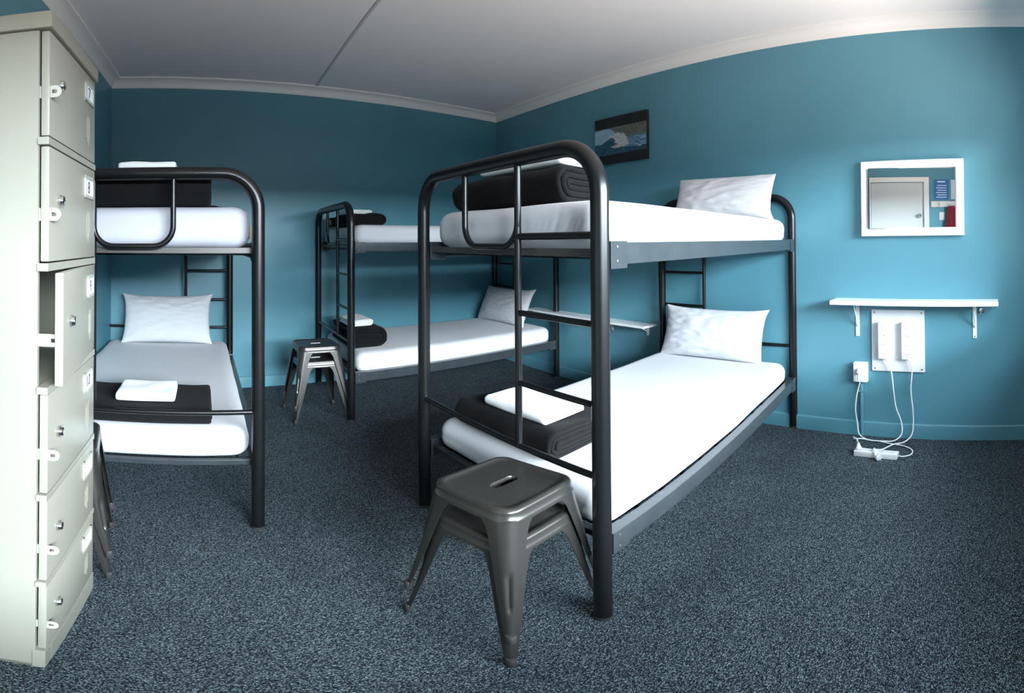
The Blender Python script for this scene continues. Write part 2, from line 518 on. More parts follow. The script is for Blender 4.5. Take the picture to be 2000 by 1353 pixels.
def bunk(origin, ex, ey, length, width, label, top=1.637, mirror=False):
    """end frame at x=0 and x=length; posts at y=0 and y=width"""
    F = Frame(origin, ex, ey)
    root = empty('bunk_bed', F.o)
    tag(root, label, 'bunk bed', 'bunk beds of black steel tube')
    for end in (0, 1):
        x = 0 if end == 0 else length
        # ladder sits by y=0 at the foot end (or by y=width when mirrored), and the other way round at the head end
        near = (end == 0) != mirror
        Y = (lambda s: s) if near else (lambda s: width - s)
        k = 1 if end == 0 else -1
        arch = tube_obj('end_arch', fillet([F.L(x, 0, 0.012), F.L(x, 0, top), F.L(x, width, top), F.L(x, width, 0.012)], ARCH_R, 12), POST_R, BLACK, root, 24)
        for yy in (0, width):
            bm = bmesh.new(); add_tube(bm, [F.L(x, yy, 0), F.L(x, yy, .004), F.L(x, yy, .016)], POST_R, 24, radii=[POST_R - .001, POST_R + .001, POST_R + .0008])
            link_mesh('foot_cap', bm, RUBBER, arch, smooth=True)
        # guard loop hanging from the arch: two uprights with a rounded bottom
        tube_obj('guard_loop', fillet([F.L(x, Y(.378), top), F.L(x, Y(.378), 1.331), F.L(x, Y(.716), 1.331), F.L(x, Y(.716), top)], .085, 10), BAR_R, BLACK, root, 14)
        tube_obj('ladder_rail', [F.L(x, Y(.378), 1.40), F.L(x, Y(.378), .61)], BAR_R, BLACK, root, 14)
        tube_obj('guard_bar', [F.L(x, Y(.378), 1.366), F.L(x, Y(0), 1.366)], BAR_R * .95, BLACK, root, 14)
        tube_obj('cross_bar', [F.L(x, 0, .608), F.L(x, width, .608)], BAR_R * .95, BLACK, root, 14)
        for z in (1.104, .853):
            tube_obj('rung', [F.L(x, Y(.378), z), F.L(x, Y(0), z)], RUNG_R, BLACK, root, 12)
    # side rails: rectangular tube with a lighter top
    for z0, z1 in ((1.279, 1.345), (.312, .383)):
        for y in (0, width):
            s = 1 if y == 0 else -1
            ya, yb = sorted((y - .020 * s, y + .022 * s))
            rail = box_obj('side_rail', F, (.026, length - .026, ya, yb, z0, z1), RAILM, root, bev=.002)
            for xx, kk in ((.026, 1), (length - .026, -1)):
                x0, x1 = sorted((xx, xx + .085 * kk))
                br = box_obj('bracket', F, (x0, x1, y - .023 if s > 0 else y - .022, y + .022 if s > 0 else y + .023, z0 - .012, z1 + .004), RAILM, root, bev=.0015)
                for dz in (.012, (z1 - z0) - .012):
                    p = F.L(xx + .03 * kk, y - s * .022, z0 + dz)
                    tube_obj('bolt', [p, p - F.ey * (s * .003)], .0038, BOLTM, br, 6)
        for xx, kk in ((.035, 1), (length - .035, -1)):
            x0, x1 = sorted((xx, xx + .028 * kk))
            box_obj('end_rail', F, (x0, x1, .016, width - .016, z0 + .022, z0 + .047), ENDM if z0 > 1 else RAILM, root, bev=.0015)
        # steel mesh base
        bm = bmesh.new()
        for i in range(12):
            x = .12 + (length - .24) * i / 11
            add_box(bm, F, x - .012, x + .012, .016, width - .016, z0 + .012, z0 + .018)
        for j in range(9):
            y = .08 + (width - .16) * j / 8
            add_box(bm, F, .06, length - .06, y - .003, y + .003, z0 + .018, z0 + .023)
        link_mesh('bed_base', bm, BLACK, root)
    return F


FB1 = bunk((1.128, .876), (1.0, .019), (.075, .997), 2.141, 1.073,
           'black tubular steel bunk bed in the foreground, head end at the right wall', mirror=False)
FB2 = bunk((1.426, 3.287), (1.0, -.012), (.125, .992), 2.082, 1.085,
           'black tubular steel bunk bed standing along the back wall in the far corner', top=1.628)
FB3 = bunk((.46, 2.032), (.111, .994), (-.993, .110), 2.215, 1.072,
           'black tubular steel bunk bed beside the lockers, seen from its foot end', mirror=True)


# ------------------------------------------------------------------ bedding
def axis_samples(a, b, r, n):
    """dense in the rounded zones, even between"""
    out = []
    for k in range(6):
        out.append(a + r * (1 - cos(pi / 2 * k / 5)))
    m = max(2, n)
    for k in range(1, m):
        out.append(a + r + (b - a - 2 * r) * k / m)
    for k in range(5, -1, -1):
        out.append(b - r * (1 - cos(pi / 2 * k / 5)))
    return out


def soft_block(bm, F, x0, x1, y0, y1, z0, z1, rp, rz, nx, ny, nz, disp=None, org=Vector((0, 0, 0))):
    """rounded block: plan radius rp, vertical radius rz, optional displacement disp(x,y,z,n)->offset along normal"""
    xs = axis_samples(x0, x1, rp, nx); ys = axis_samples(y0, y1, rp, ny); zs = axis_samples(z0, z1, rz, nz)
    cache = {}

    def V(i, j, k):
        key = (i, j, k)
        if key in cache: return cache[key]
        x, y, z = xs[i], ys[j], zs[k]
        cx = min(max(x, x0 + rp), x1 - rp); cy = min(max(y, y0 + rp), y1 - rp); cz = min(max(z, z0 + rz), z1 - rz)
        d = Vector(((x - cx) / rp, (y - cy) / rp, (z - cz) / rz))
        l = d.length
        if l > 1e-6:
            # project the cube-surface direction on the sphere
            m = max(abs(d.x), abs(d.y), abs(d.z))
            dn = d / l
            p = Vector((cx + dn.x * rp, cy + dn.y * rp, cz + dn.z * rz))
        else:
            dn = Vector((0, 0, 1)); p = Vector((x, y, z))
        nrm = Vector((dn.x, dn.y, dn.z))
        if disp:
            p = p + nrm * disp(p, nrm)
        v = bm.verts.new(org + F.L(p.x, p.y, p.z)); cache[key] = v
        return v
    I, J, K = len(xs) - 1, len(ys) - 1, len(zs) - 1
    for i in range(I):
        for j in range(J):
            bm.faces.new((V(i, j, 0), V(i, j + 1, 0), V(i + 1, j + 1, 0), V(i + 1, j, 0)))
            bm.faces.new((V(i, j, K), V(i + 1, j, K), V(i + 1, j + 1, K), V(i, j + 1, K)))
    for i in range(I):
        for k in range(K):
            bm.faces.new((V(i, 0, k), V(i + 1, 0, k), V(i + 1, 0, k + 1), V(i, 0, k + 1)))
            bm.faces.new((V(i, J, k), V(i, J, k + 1), V(i + 1, J, k + 1), V(i + 1, J, k)))
    for j in range(J):
        for k in range(K):
            bm.faces.new((V(0, j, k), V(0, j, k + 1), V(0, j + 1, k + 1), V(0, j + 1, k)))
            bm.faces.new((V(I, j, k), V(I, j + 1, k), V(I, j + 1, k + 1), V(I, j, k + 1)))


def ridged(t):
    return 1 - abs(2 * (t - math.floor(t + 0.5)))


def mattress(F, x0, x1, y0, y1, z0, z1, label, seed, wr=1.0, m=None):
    def disp(p, n):
        # fitted-sheet wrinkles run up from the lower edge near the corners; the top is nearly flat
        side = 1 - abs(n.z)
        low = max(0.0, 1 - (p.z - z0) / ((z1 - z0) * .85))
        ex = min(p.x - x0, x1 - p.x); ey = min(p.y - y0, y1 - p.y)
        corner = math.exp(-(max(ex, 0) + max(ey, 0)) / .28)
        along = (p.x if abs(n.y) > abs(n.x) else p.y) * 34 + (p.z - z0) * 26 + noise.noise(Vector((p.x * 7, p.y * 7, seed))) * 3.0
        w = (.5 - abs(noise.noise(Vector((along, seed * 3.1, p.z * 3)))) * 2) * .0075 * side * low * (0.12 + corner)
        soft = noise.noise(Vector((p.x * 3 + seed, p.y * 3, p.z * 2))) * .004
        return w * wr + soft
    bm = bmesh.new()
    soft_block(bm, F, x0, x1, y0, y1, z0, z1, .075, .058, 130, 110, 10, disp)
    o = link_mesh('mattress', bm, m or SHEET, None, smooth=True, angle=180)
    o.location = F.o
    tag(o, label, 'mattress', 'mattresses in white fitted sheets')
    return o


M1U = mattress(FB1, .045, 2.10, .026, 1.047, 1.322, 1.482, 'upper mattress of the foreground bunk, in a white fitted sheet', 1)
M1L = mattress(FB1, .050, 2.09, .028, 1.045, .352, .505, 'lower mattress of the foreground bunk, brightly lit white sheet', 2, .6)
M2U = mattress(FB2, .045, 2.04, .026, 1.05, 1.322, 1.478, 'upper mattress of the back-wall bunk, in a white fitted sheet', 3)
M2L = mattress(FB2, .060, 2.04, .028, 1.05, .352, .515, 'lower mattress of the back-wall bunk, long white sheet under the corner pillow', 4, .3)
M3U = mattress(FB3, .050, 2.17, .026, 1.04, 1.322, 1.503, 'upper mattress of the bunk beside the lockers, with a crumpled pale sheet', 5, 1.4,
               add_wrinkles(mat('dimmed_white_sheet', (0.48, 0.48, 0.54), .85, var=(2.2, .05)), 0.8))  # white sheet with a darkened base colour, standing in for dimmer light up here
M3L = mattress(FB3, .050, 2.17, .026, 1.04, .352, .505, 'lower mattress of the bunk beside the lockers, white sheet seen from the foot', 6, .3)
# cloth care tag on the side of the upper mattress by the lockers
bm = bmesh.new(); add_box(bm, FB3, .09, .14, -.002, .028, 1.365, 1.42)
part_label(link_mesh('care_tag', bm, mat('beige_tag', (.55, .52, .40), .8), M3U), 'beige cloth tag')
for ch in M3U.children: ch.location = (0, 0, 0)


def pillow(F, base, top_lean, w, h, t, label, seed, ears=(0, 0, 0, 0), rot=0.0):
    """base: (x, y) of the middle of the lower edge at z; leans toward +x by top_lean radians from vertical"""
    bx, by, bz = base
    U = F.ey.copy(); N0 = F.ex
    U = (U * cos(rot) + N0 * sin(rot)).normalized()
    Nh = Vector((U.y, -U.x, 0)) if Vector((U.y, -U.x, 0)).dot(N0) > 0 else Vector((-U.y, U.x, 0))
    Vd = (Vector((0, 0, 1)) * cos(top_lean) + Nh * sin(top_lean)).normalized()
    Nn = U.cross(Vd).normalized()
    if Nn.dot(Nh) > 0: Nn = -Nn          # faces the foot of the bed
    n, m = 56, 40
    bm = bmesh.new()
    sides = []
    for sgn in (1, -1):
        g = []
        for j in range(m + 1):
            row = []
            for i in range(n + 1):
                a = -1 + 2 * i / n; b = -1 + 2 * j / m
                # crowd samples to the border
                a = sin(a * pi / 2) * .35 + a * .65; b = sin(b * pi / 2) * .35 + b * .65
                prof = ((1 - abs(a) ** 2.6) * (1 - abs(b) ** 2.6))
                th = t / 2 * max(prof, 0) ** .52
                # outline: sides pulled in between the corners
                pa = a * (1 - .045 * (1 - b * b)); pb = b * (1 - .06 * (1 - a * a))
                ci = (1 if a > 0 else 0) + (2 if b > 0 else 0)
                e = ears[ci] * (max(0, abs(a) + abs(b) - 1.55) / .45) ** 2
                pa *= 1 + e / (w / 2); pb *= 1 + e * .6 / (h / 2)
                r = sqrt(a * a + b * b)
                ang = math.atan2(b, a)
                cw = max(0, abs(a) + abs(b) - .75)
                wrk = noise.noise(Vector((ang * 9, r * 1.2, seed))) * .010 * cw * max(prof, 0) ** .3
                wrk += noise.noise(Vector((a * 5 + b * 2, b * 9 - a * 2, seed + 4 * sgn))) * .0075 * max(prof, 0) ** .3
                wrk += (abs(noise.noise(Vector((a * 2.2 + b * 3, b * 2.2, seed + 9)))) ) * -.012 * max(prof, 0) ** .3
                sag = (-b) * .10 * t * max(prof, 0) ** .5
                P = U * (pa * w / 2) + Vd * (h / 2 + pb * h / 2) + Nn * (sgn * (th + wrk + sag * .6))
                row.append(P)
            g.append(row)
        sides.append(g)
    V = {}
    for s in (0, 1):
        for j in range(m + 1):
            for i in range(n + 1):
                border = i in (0, n) or j in (0, m)
                key = ('b', i, j) if border else (s, i, j)
                if key not in V:
                    P = sides[s][j][i] if not border else (sides[0][j][i] + sides[1][j][i]) / 2
                    V[key] = bm.verts.new(P)
    gk = lambda s, i, j: V[('b', i, j)] if (i in (0, n) or j in (0, m)) else V[(s, i, j)]
    for s in (0, 1):
        for j in range(m):
            for i in range(n):
                q = (gk(s, i, j), gk(s, i + 1, j), gk(s, i + 1, j + 1), gk(s, i, j + 1))
                bm.faces.new(q if s == 0 else tuple(reversed(q)))
    o = link_mesh('pillow', bm, PILLOWM, None, smooth=True, angle=180)
    o.location = F.W(bx, by, bz)
    md = o.modifiers.new('smooth', 'SUBSURF'); md.levels = 1; md.render_levels = 1
    return tag(o, label, 'pillow', 'white pillows')


pillow(FB1, (1.955, .575, .500), .32, .80, .375, .17, 'white pillow on the lower mattress of the foreground bunk', 1.3, ears=(.0, .01, .02, .02), rot=-.03)
pillow(FB1, (1.93, .47, 1.486), .36, .76, .33, .16, 'white pillow with a pointed corner on the top mattress of the foreground bunk', 5.7, ears=(.035, .0, .0, .0), rot=-.02)
pillow(FB2, (1.80, .62, .510), .42, .78, .385, .17, 'white pillow at the corner end of the back-wall bunk, lower mattress', 9.1, ears=(.03, .0, .03, .01), rot=-.05)
pillow(FB3, (1.99, .53, .505), .34, .74, .42, .17, 'white pillow on the lower mattress of the bunk beside the lockers', 12.4, ears=(.01, .01, .02, .02))


# folded blankets and towels: nested folds of one thick sheet
def folded(name, F, xa, xb, ya, yb, z0, layers, t, m, label, cat, group, seed, flip=False, spread=.0, turn=0.0, sag=.004, step=.012, xscale=1.0):
    """layers nested U folds; the bend is at xa (or xb when flip), cloth edges at the other side; long axis runs along y"""
    bm = bmesh.new()
    H = layers * 2 * t
    zc = z0 + H / 2
    cx, cy = (xa + xb) / 2, (ya + yb) / 2
    ny = max(8, int((yb - ya) / step))
    R = 0.004
    for q in range(layers):
        ri, ro = q * t + .0006, (q + 1) * t - .0006
        bend = xa + layers * t
        end = xb - random.uniform(0, .018) - (0.01 if q == 0 else 0)
        def prof(sh):
            """closed section of this U, shrunk by sh at the cloth's side edge"""
            a_, b_ = ri + sh, ro - sh
            pts = []
            nseg = 6 + q * 3
            pts.append((end - sh, b_))
            for k in range(12): pts.append((end - sh + (bend - end + sh) * (k + 1) / 13, b_))
            for k in range(nseg + 1):
                a = pi / 2 + pi * k / nseg
                pts.append((bend + b_ * cos(a), b_ * sin(a)))
            for k in range(12): pts.append((bend + (end - sh - bend) * (k + 1) / 13, -b_))
            pts.append((end - sh, -b_)); pts.append((end - sh + .0, -(a_ + b_) / 2)); pts.append((end - sh, -a_))
            for k in range(12): pts.append((end - sh + (bend - end + sh) * (k + 1) / 13, -a_))
            for k in range(nseg + 1):
                a = 3 * pi / 2 - pi * k / nseg
                pts.append((bend + a_ * cos(a), a_ * sin(a)))
            for k in range(12): pts.append((bend + (end - sh - bend) * (k + 1) / 13, a_))
            pts.append((end - sh, a_)); pts.append((end - sh, (a_ + b_) / 2))
            return pts
        rings = []
        ys = [(ya, t * .42), (ya + .002, t * .25), (ya + .006, t * .08), (ya + .012, 0)] + \
             [(ya + .012 + (yb - ya - .024) * k / ny, 0) for k in range(1, ny)] + \
             [(yb - .012, 0), (yb - .006, t * .08), (yb - .002, t * .25), (yb, t * .42)]
        j0 = random.uniform(-.006, .006); j1 = random.uniform(-.006, .006)
        for y, sh in ys:
            ring = []
            f = (y - ya) / (yb - ya)
            yy = y + (j0 * (1 - f) + j1 * f)
            for px, pz in prof(min(sh, (ro - ri) * .42)):
                u = (px - xa) / (xb - xa)
                lift = 1 - .10 * u + .03 * sin(u * 5 + seed)
                dz = noise.noise(Vector((px * 9, yy * 9, seed))) * sag * 1.4 * (pz / (H / 2) + 1) / 2
                dx = noise.noise(Vector((pz * 30, yy * 6, seed + 5))) * sag * 1.5
                X = px + dx
                if flip: X = xa + xb - X
                Z = zc + pz * lift - (1 - lift) * H / 2 * 1.0 + dz
                # turn the pile about its middle
                ddx, ddy = X - cx, yy - cy
                X2 = cx + ddx * cos(turn) - ddy * sin(turn); Y2 = cy + ddx * sin(turn) + ddy * cos(turn)
                ring.append(F.L(X2, Y2, max(Z, z0 - .0015)) - F.L(cx, cy, z0))
            rings.append(ring)
        loft(bm, rings, close=True, cap0=True, cap1=True)
    o = link_mesh(name, bm, m, None, smooth=True, angle=75)
    o.location = F.W(cx, cy, z0)
    return tag(o, label, cat, group)


BG, TG = 'folded charcoal fleece blankets', 'folded white towels'
folded('blanket', FB1, .085, .47, .335, .935, .509, 3, .0205, FLEECE, 'folded charcoal blanket on the lower mattress of the foreground bunk', 'blanket', BG, 1.0, turn=.04, sag=.006)
folded('towel', FB1, .135, .395, .40, .775, .633, 2, .0120, TOWELM, 'folded white towel on the foreground bunk, on the lower charcoal blanket', 'towel', TG, 2.0, turn=.03)
folded('blanket', FB1, .10, .40, .27, .98, 1.485, 3, .0235, FLEECE, 'thick folded charcoal blanket on the top mattress of the foreground bunk', 'blanket', BG, 3.0, sag=.005)
folded('towel', FB1, .135, .40, .31, .80, 1.627, 2, .0120, TOWELM, 'folded white towel high on the foreground bunk, under the top rail', 'towel', TG, 4.0, turn=.03)
folded('blanket', FB2, .06, .375, .20, .78, .518, 2, .0400, FLEECE, 'puffy folded charcoal blanket on the lower mattress of the back-wall bunk', 'blanket', BG, 5.0, flip=True, sag=.010)
folded('towel', FB2, .06, .27, .26, .60, .680, 2, .0135, TOWELM, 'folded white towel on the blanket of the back-wall bunk, lower mattress', 'towel', TG, 6.0, flip=True)
folded('blanket', FB2, .04, .375, .22, .86, 1.481, 2, .0225, FLEECE, 'folded charcoal blanket on the top mattress of the back-wall bunk', 'blanket', BG, 7.0, flip=True, sag=.010)
folded('towel', FB2, .05, .27, .28, .62, 1.571, 2, .0095, TOWELM, 'folded white towel on the blanket topping the back-wall bunk', 'towel', TG, 8.0, flip=True)
folded('blanket', FB3, .09, .56, .19, .86, .509, 2, .0180, FLEECE, 'folded charcoal blanket on the lower mattress of the bunk beside the lockers', 'blanket', BG, 9.0, sag=.003)
folded('towel', FB3, .21, .47, .36, .635, .582, 2, .0105, TOWELM, 'folded white towel on the flat lower blanket of the bunk beside the lockers', 'towel', TG, 10.0)
folded('blanket', FB3, .06, .50, .20, .88, 1.507, 2, .0395, FLEECE, 'folded charcoal blanket on the top mattress of the bunk beside the lockers', 'blanket', BG, 11.0, sag=.002)
folded('towel', FB3, .13, .42, .355, .61, 1.664, 2, .0125, TOWELM, 'thin white towel edge above the top rail of the bunk beside the lockers', 'towel', TG, 12.0)


# ------------------------------------------------------------------ stools
def make_stool(loc, yaw, label, group):
    F = Frame((0, 0), (cos(yaw), sin(yaw)), (-sin(yaw), cos(yaw)))
    root = empty('metal_stool', loc); tag(root, label, 'stool', group)
    HT = 0.472
    # seat: slot, sunk panel, rim, rounded edge, skirt
    n = 72
    def stadium(hx, r):
        out = []
        for k in range(n):
            a = 2 * pi * (k + 0.5) / n; dx, dy = cos(a), sin(a)
            lo, hi = 0, .3
            for _ in range(30):
                t = (lo + hi) / 2
                qx = max(abs(dx * t) - hx, 0); d = sqrt(qx * qx + (dy * t) ** 2) - r
                if d < 0: lo = t
                else: hi = t
            out.append((dx * lo, dy * lo))
        return out
    def R(pts, z): return [F.L(x, y, z) for x, y in pts]
    rings = [R(stadium(.034, .016), HT - .020), R(stadium(.034, .016), HT - .008), R(stadium(.034, .0178), HT - .0052),
             R(stadium(.034, .0205), HT - .005)]
    for s, r in ((.35, .07), (.65, .06), (.85, .045)):
        q0 = stadium(.034, .0205); q1 = rounded_rect(.130, .130, .034, n)
        rings.append(R([(a[0] * (1 - s) + b[0] * s, a[1] * (1 - s) + b[1] * s) for a, b in zip(q0, q1)], HT - .005))
    rings += [R(rounded_rect(.130, .130, .034, n), HT - .005), R(rounded_rect(.133, .133, .036, n), HT - .002), R(rounded_rect(.136, .136, .038, n), HT)]
    for k in range(1, 7):
        a = pi / 2 * k / 6
        rings.append(R(rounded_rect(.141 + .014 * sin(a), .141 + .014 * sin(a), .042 + .008 * sin(a), n), HT - .014 + .014 * cos(a)))
    rings += [R(rounded_rect(.1565, .1565, .050, n), HT - .034), R(rounded_rect(.1575, .1575, .050, n), HT - .035), R(rounded_rect(.158, .158, .050, n), HT - .050),
              R(rounded_rect(.1555, .1555, .048, n), HT - .050), R(rounded_rect(.1525, .1525, .046, n), HT - .018), R(rounded_rect(.120, .120, .03, n), HT - .012)]
    bm = bmesh.new(); loft(bm, rings)
    link_mesh('seat', bm, STEEL, root, smooth=True, angle=50)
    # legs
    for sx in (1, -1):
        for sy in (1, -1):
            nt_, outer = 34, []
            rings = []
            for i in range(nt_ + 1):
                t = i / nt_
                z = (HT - .040) * (1 - t) + .012 * t
                h = .1575 + (.208 - .1575) * t
                arm = .0200 + .060 * (1 - t) ** 1.05 + .030 * math.exp(-t * 26)
                rr = .046 * (1 - t) + .012 * t
                g = 0.0
                for a0, a1 in ((.40, .74),):
                    if a0 < t < a1: g = .009 * min(1, (t - a0) / .03, (a1 - t) / .03)
                pts = []
                na = 10
                for k in range(4): pts.append((h - arm + (arm - rr) * k / 4, h, 0))
                for k in range(na + 1):
                    a = pi / 2 * (1 - k / na)
                    push = g * math.exp(-((k - na / 2) / 1.6) ** 2)
                    pts.append((h - rr + (rr - push) * cos(a), h - rr + (rr - push) * sin(a), 0))
                for k in range(1, 5): pts.append((h, h - rr - (arm - rr) * k / 4, 0))
                inner = []
                for (px, py, _) in pts:
                    # inset toward the inner diagonal
                    inner.append((px - .0028 if px > h - rr * .98 else px, py - .0028 if py > h - rr * .98 else py))
                ring = [F.L(sx * a, sy * b, z) for a, b, _ in pts] + [F.L(sx * a, sy * b, z) for a, b in reversed(inner)]
                rings.append(ring)
            bm = bmesh.new(); loft(bm, rings, close=True, cap0=True, cap1=True)
            leg = link_mesh('leg', bm, STEEL, root, smooth=True, angle=45)
            bm = bmesh.new()
            cfx, cfy = sx * .199, sy * .199
            rr = [[F.L(cfx + x, cfy + y, z) for x, y in rounded_rect(s, s, s * .7, 16)] for s, z in ((.0105, 0), (.0125, .003), (.0135, .034), (.0115, .038))]
            loft(bm, rr, cap0=True, cap1=True)
            link_mesh('rubber_foot', bm, RUBBER, leg, smooth=True, angle=50)
    # flat cross braces under the seat
    for s in (1, -1):
        pts = [F.L(-.143, -.143 * s, HT - .085), F.L(0, 0, HT - .072 - .003 * s), F.L(.143, .143 * s, HT - .085)]
        tube_obj('brace', pts, .004, STEEL, root, 8)
    return root


def copy_tree(o, parent=None):
    c = o.copy(); COL.objects.link(c)
    if parent is not None: c.parent = parent
    for ch in o.children: copy_tree(ch, c)
    return c


SG = 'stacked gunmetal steel stools'
s0 = make_stool((0, 0, 0), 0, 'x', SG)
stools = [
    ((.955, 1.100, .000), .115, 'lower gunmetal stool of the foreground stack, nested under another in front of the near bunk'),
    ((.955, 1.100, .118), .115, 'upper gunmetal stool of the foreground stack, its square seat with a slot handle showing'),
    ((1.240, 3.530, .000), -.07, 'lower steel stool of the stack between the back wall bunk and the left bunk'),
    ((1.240, 3.530, .112), -.07, 'upper steel stool of the stack at the foot of the back-wall bunk, brightly lit front'),
    ((-.335, 1.864, .000), .05, 'lower stool of the stack mostly hidden behind the lockers'),
    ((-.335, 1.864, .112), .05, 'upper stool of the stack mostly hidden behind the lockers'),
]
for i, (loc, yaw, lab) in enumerate(stools):
    s = s0 if i == 0 else copy_tree(s0)
    s.location = loc; s.rotation_euler = (0, 0, yaw); s['label'] = lab


# ------------------------------------------------------------------ lockers
def text_mesh(body, size, F, x, z, y, m, name, parent):
    """raised characters facing F.-ey; x along ex"""
    cu = bpy.data.curves.new('t', 'FONT'); cu.body = body; cu.size = size; cu.extrude = .0004
    cu.align_x = 'CENTER'; cu.align_y = 'CENTER'
    ob = bpy.data.objects.new('t', cu); COL.objects.link(ob)
    dg = bpy.context.evaluated_depsgraph_get()
    me = bpy.data.meshes.new_from_object(ob.evaluated_get(dg))
    bpy.data.objects.remove(ob)
    bm = bmesh.new(); bm.from_mesh(me); bpy.data.meshes.remove(me)
    for v in bm.verts:
        p = v.co.copy(); v.co = F.L(x + p.x, y - p.z, z + p.y)
    return link_mesh(name, bm, m, parent)


# frame of the locker column: x runs along the front away from the camera, -y is out of the front
LN, LF = Vector((-.2343, 1.1418)), Vector((-.1733, 1.6047))
lu = (LF - LN).normalized()
FL = Frame(tuple(LN), tuple(lu), (-1.0, .045))      # y goes back toward the wall
LW = (LF - LN).length
lock = empty('locker_cabinet', FL.o)
tag(lock, 'tall cream steel locker column with numbered doors, one standing ajar, at the left edge', 'locker')
PITCH, DH, LTOP, DEP = .3019, .2805, 1.882, .46
bm = bmesh.new()
add_box(bm, FL, .004, .016, .024, DEP, 0, LTOP)                 # side facing the window
add_box(bm, FL, LW - .016, LW - .004, .024, DEP, 0, LTOP)
add_box(bm, FL, .004, LW - .004, DEP - .01, DEP, 0, LTOP)       # back
add_box(bm, FL, .004, LW - .004, .004, DEP, 0, .012)
for k in range(0, 6):                                           # shelf floors behind the fronts
    z = LTOP - k * PITCH - DH
    add_box(bm, FL, .016, LW - .016, .024, DEP - .01, z - .012, z - .004)
body = link_mesh('cabinet_body', bm, CREAM, lock)
bm = bmesh.new(); add_box(bm, FL, 0, .046, -.002, .030, 0, .085, bev=.002); add_box(bm, FL, .046, LW, -.002, .024, 0, .085, bev=.001)
link_mesh('plinth', bm, CREAM, lock)
bm = bmesh.new(); add_box(bm, FL, -.006, LW + .006, -.010, DEP + .006, LTOP + .004, LTOP + .050, bev=.003)
cap_ = link_mesh('top_cap', bm, CREAM, lock)
bm = bmesh.new(); add_box(bm, FL, -.0075, -.005, -.008, .038, LTOP + .003, LTOP + .049, bev=.0005)
link_mesh('corner_joint', bm, CREAM, cap_)
for k in range(1, 6):
    z = LTOP - (k - 1) * PITCH - DH
    bm = bmesh.new(); add_box(bm, FL, -.002, LW, -.003, .024, z - .0205, z - .0015, bev=.0015)
    link_mesh('divider', bm, CREAM, lock)

labels = {0: '7', 1: '8', 2: '9', 3: '10', 4: '', 5: ''}
for k in range(6):
    zt = LTOP - k * PITCH; zb = zt - DH
    ajar = radians(4.6) if k == 2 else 0.0
    # door geometry is written relative to its hinge, then swung
    hinge = FL.L(LW - .006, 0, 0)
    ex = Matrix.Rotation(ajar, 3, 'Z') @ FL.ex
    ey = Matrix.Rotation(ajar, 3, 'Z') @ FL.ey
    FD = Frame((0, 0), (ex.x, ex.y), (ey.x, ey.y))
    w = LW - .012
    bm = bmesh.new()
    add_box(bm, FD, -w, 0, -.002, .019, zb + .002, zt - .002, bev=.004)
    # louvre slits pressed in the sheet
    for j in range(4):
        xx = -.105 + j * .011
        za = zt - .150 + (j % 2) * .012; zc_ = zt - .212 - (j % 3) * .01
        add_box(bm, FD, xx, xx + .0016, -.0026, 0, zc_, za)
    door = link_mesh('door', bm, CREAM, lock, smooth=True, angle=30); door.location = hinge
    if ajar: part_label(door, 'locker door standing slightly open')
    # round lock
    c = FD.L(-w + .083, -.002, zt - .128)
    o_ = -FD.ey
    tube_obj('lock_cylinder', [c, c + o_ * .004, c + o_ * .0045, c + o_ * .011, c + o_ * .013], .0, CHROME, door, 24, radii=[.0155, .0155, .0135, .0125, .009])
    # hasp tab: a plate fixed to the cabinet, standing out of the door at right angles, with a padlock hole
    bm = bmesh.new()
    hz = zt - .166
    ou, inn = [], []
    for j in range(25):
        a = -pi / 2 + pi * j / 24
        ou.append((-.014 - .0155 * cos(a), hz + .0155 * sin(a)))
    for j in range(25):
        a = -pi / 2 + pi * j / 24
        inn.append((-.014 - .005 * cos(a), hz + .005 * sin(a)))
    ou = [(.024, hz - .0155), (-.002, hz - .0155)] + ou + [(-.002, hz + .0155), (.024, hz + .0155)]
    inn = [(-.006, hz - .005), (-.010, hz - .005)] + inn + [(-.010, hz + .005), (-.006, hz + .005)]
    sheets = []
    for xx in (.011, .0132):
        sheets.append(([bm.verts.new(FL.L(xx, y, z)) for y, z in ou], [bm.verts.new(FL.L(xx, y, z)) for y, z in inn]))
    for (O, I) in sheets:
        for j in range(len(O) - 1): bm.faces.new((O[j], O[j + 1], I[j + 1], I[j]))
        bm.faces.new((O[-1], O[0], I[0], I[-1]))
    (O0, I0), (O1, I1) = sheets
    for j in range(len(O0)):
        q = (j + 1) % len(O0)
        bm.faces.new((O0[j], O0[q], O1[q], O1[j])); bm.faces.new((I0[j], I1[j], I1[q], I0[q]))
    link_mesh('hasp', bm, HASPM, lock)
    # card holder
    x0, x1, z0, z1 = -.130, -.036, zt - .098, zt - .030
    bm = bmesh.new()
    for d in ((x0, x0 + .009, z0, z1), (x1 - .009, x1, z0, z1), (x0, x1, z0, z0 + .010), (x0, x1, z1 - .010, z1)):
        add_box(bm, FD, d[0], d[1], -.0075, 0, d[2], d[3], bev=.001)
    hold = link_mesh('card_holder', bm, HASPM, door)
    bm = bmesh.new(); add_box(bm, FD, x0 + .009, x1 - .009, -.0040, -.0021, z0 + .010, z1 - .010)
    cardo = link_mesh('number_card', bm, CARD, hold)
    if labels[k]:
        # characters read from the front: x runs right when seen from the door's front
        text_mesh(labels[k], .052, FD, (x0 + x1) / 2, (z0 + z1) / 2 - .002, -.0042, INK, 'number', cardo)
    else:
        bm = bmesh.new(); add_box(bm, FD, x0 + .022, x0 + .050, -.0044, -.0038, (z0 + z1) / 2 + .004, (z0 + z1) / 2 + .006)
        link_mesh('number', bm, INK, cardo)

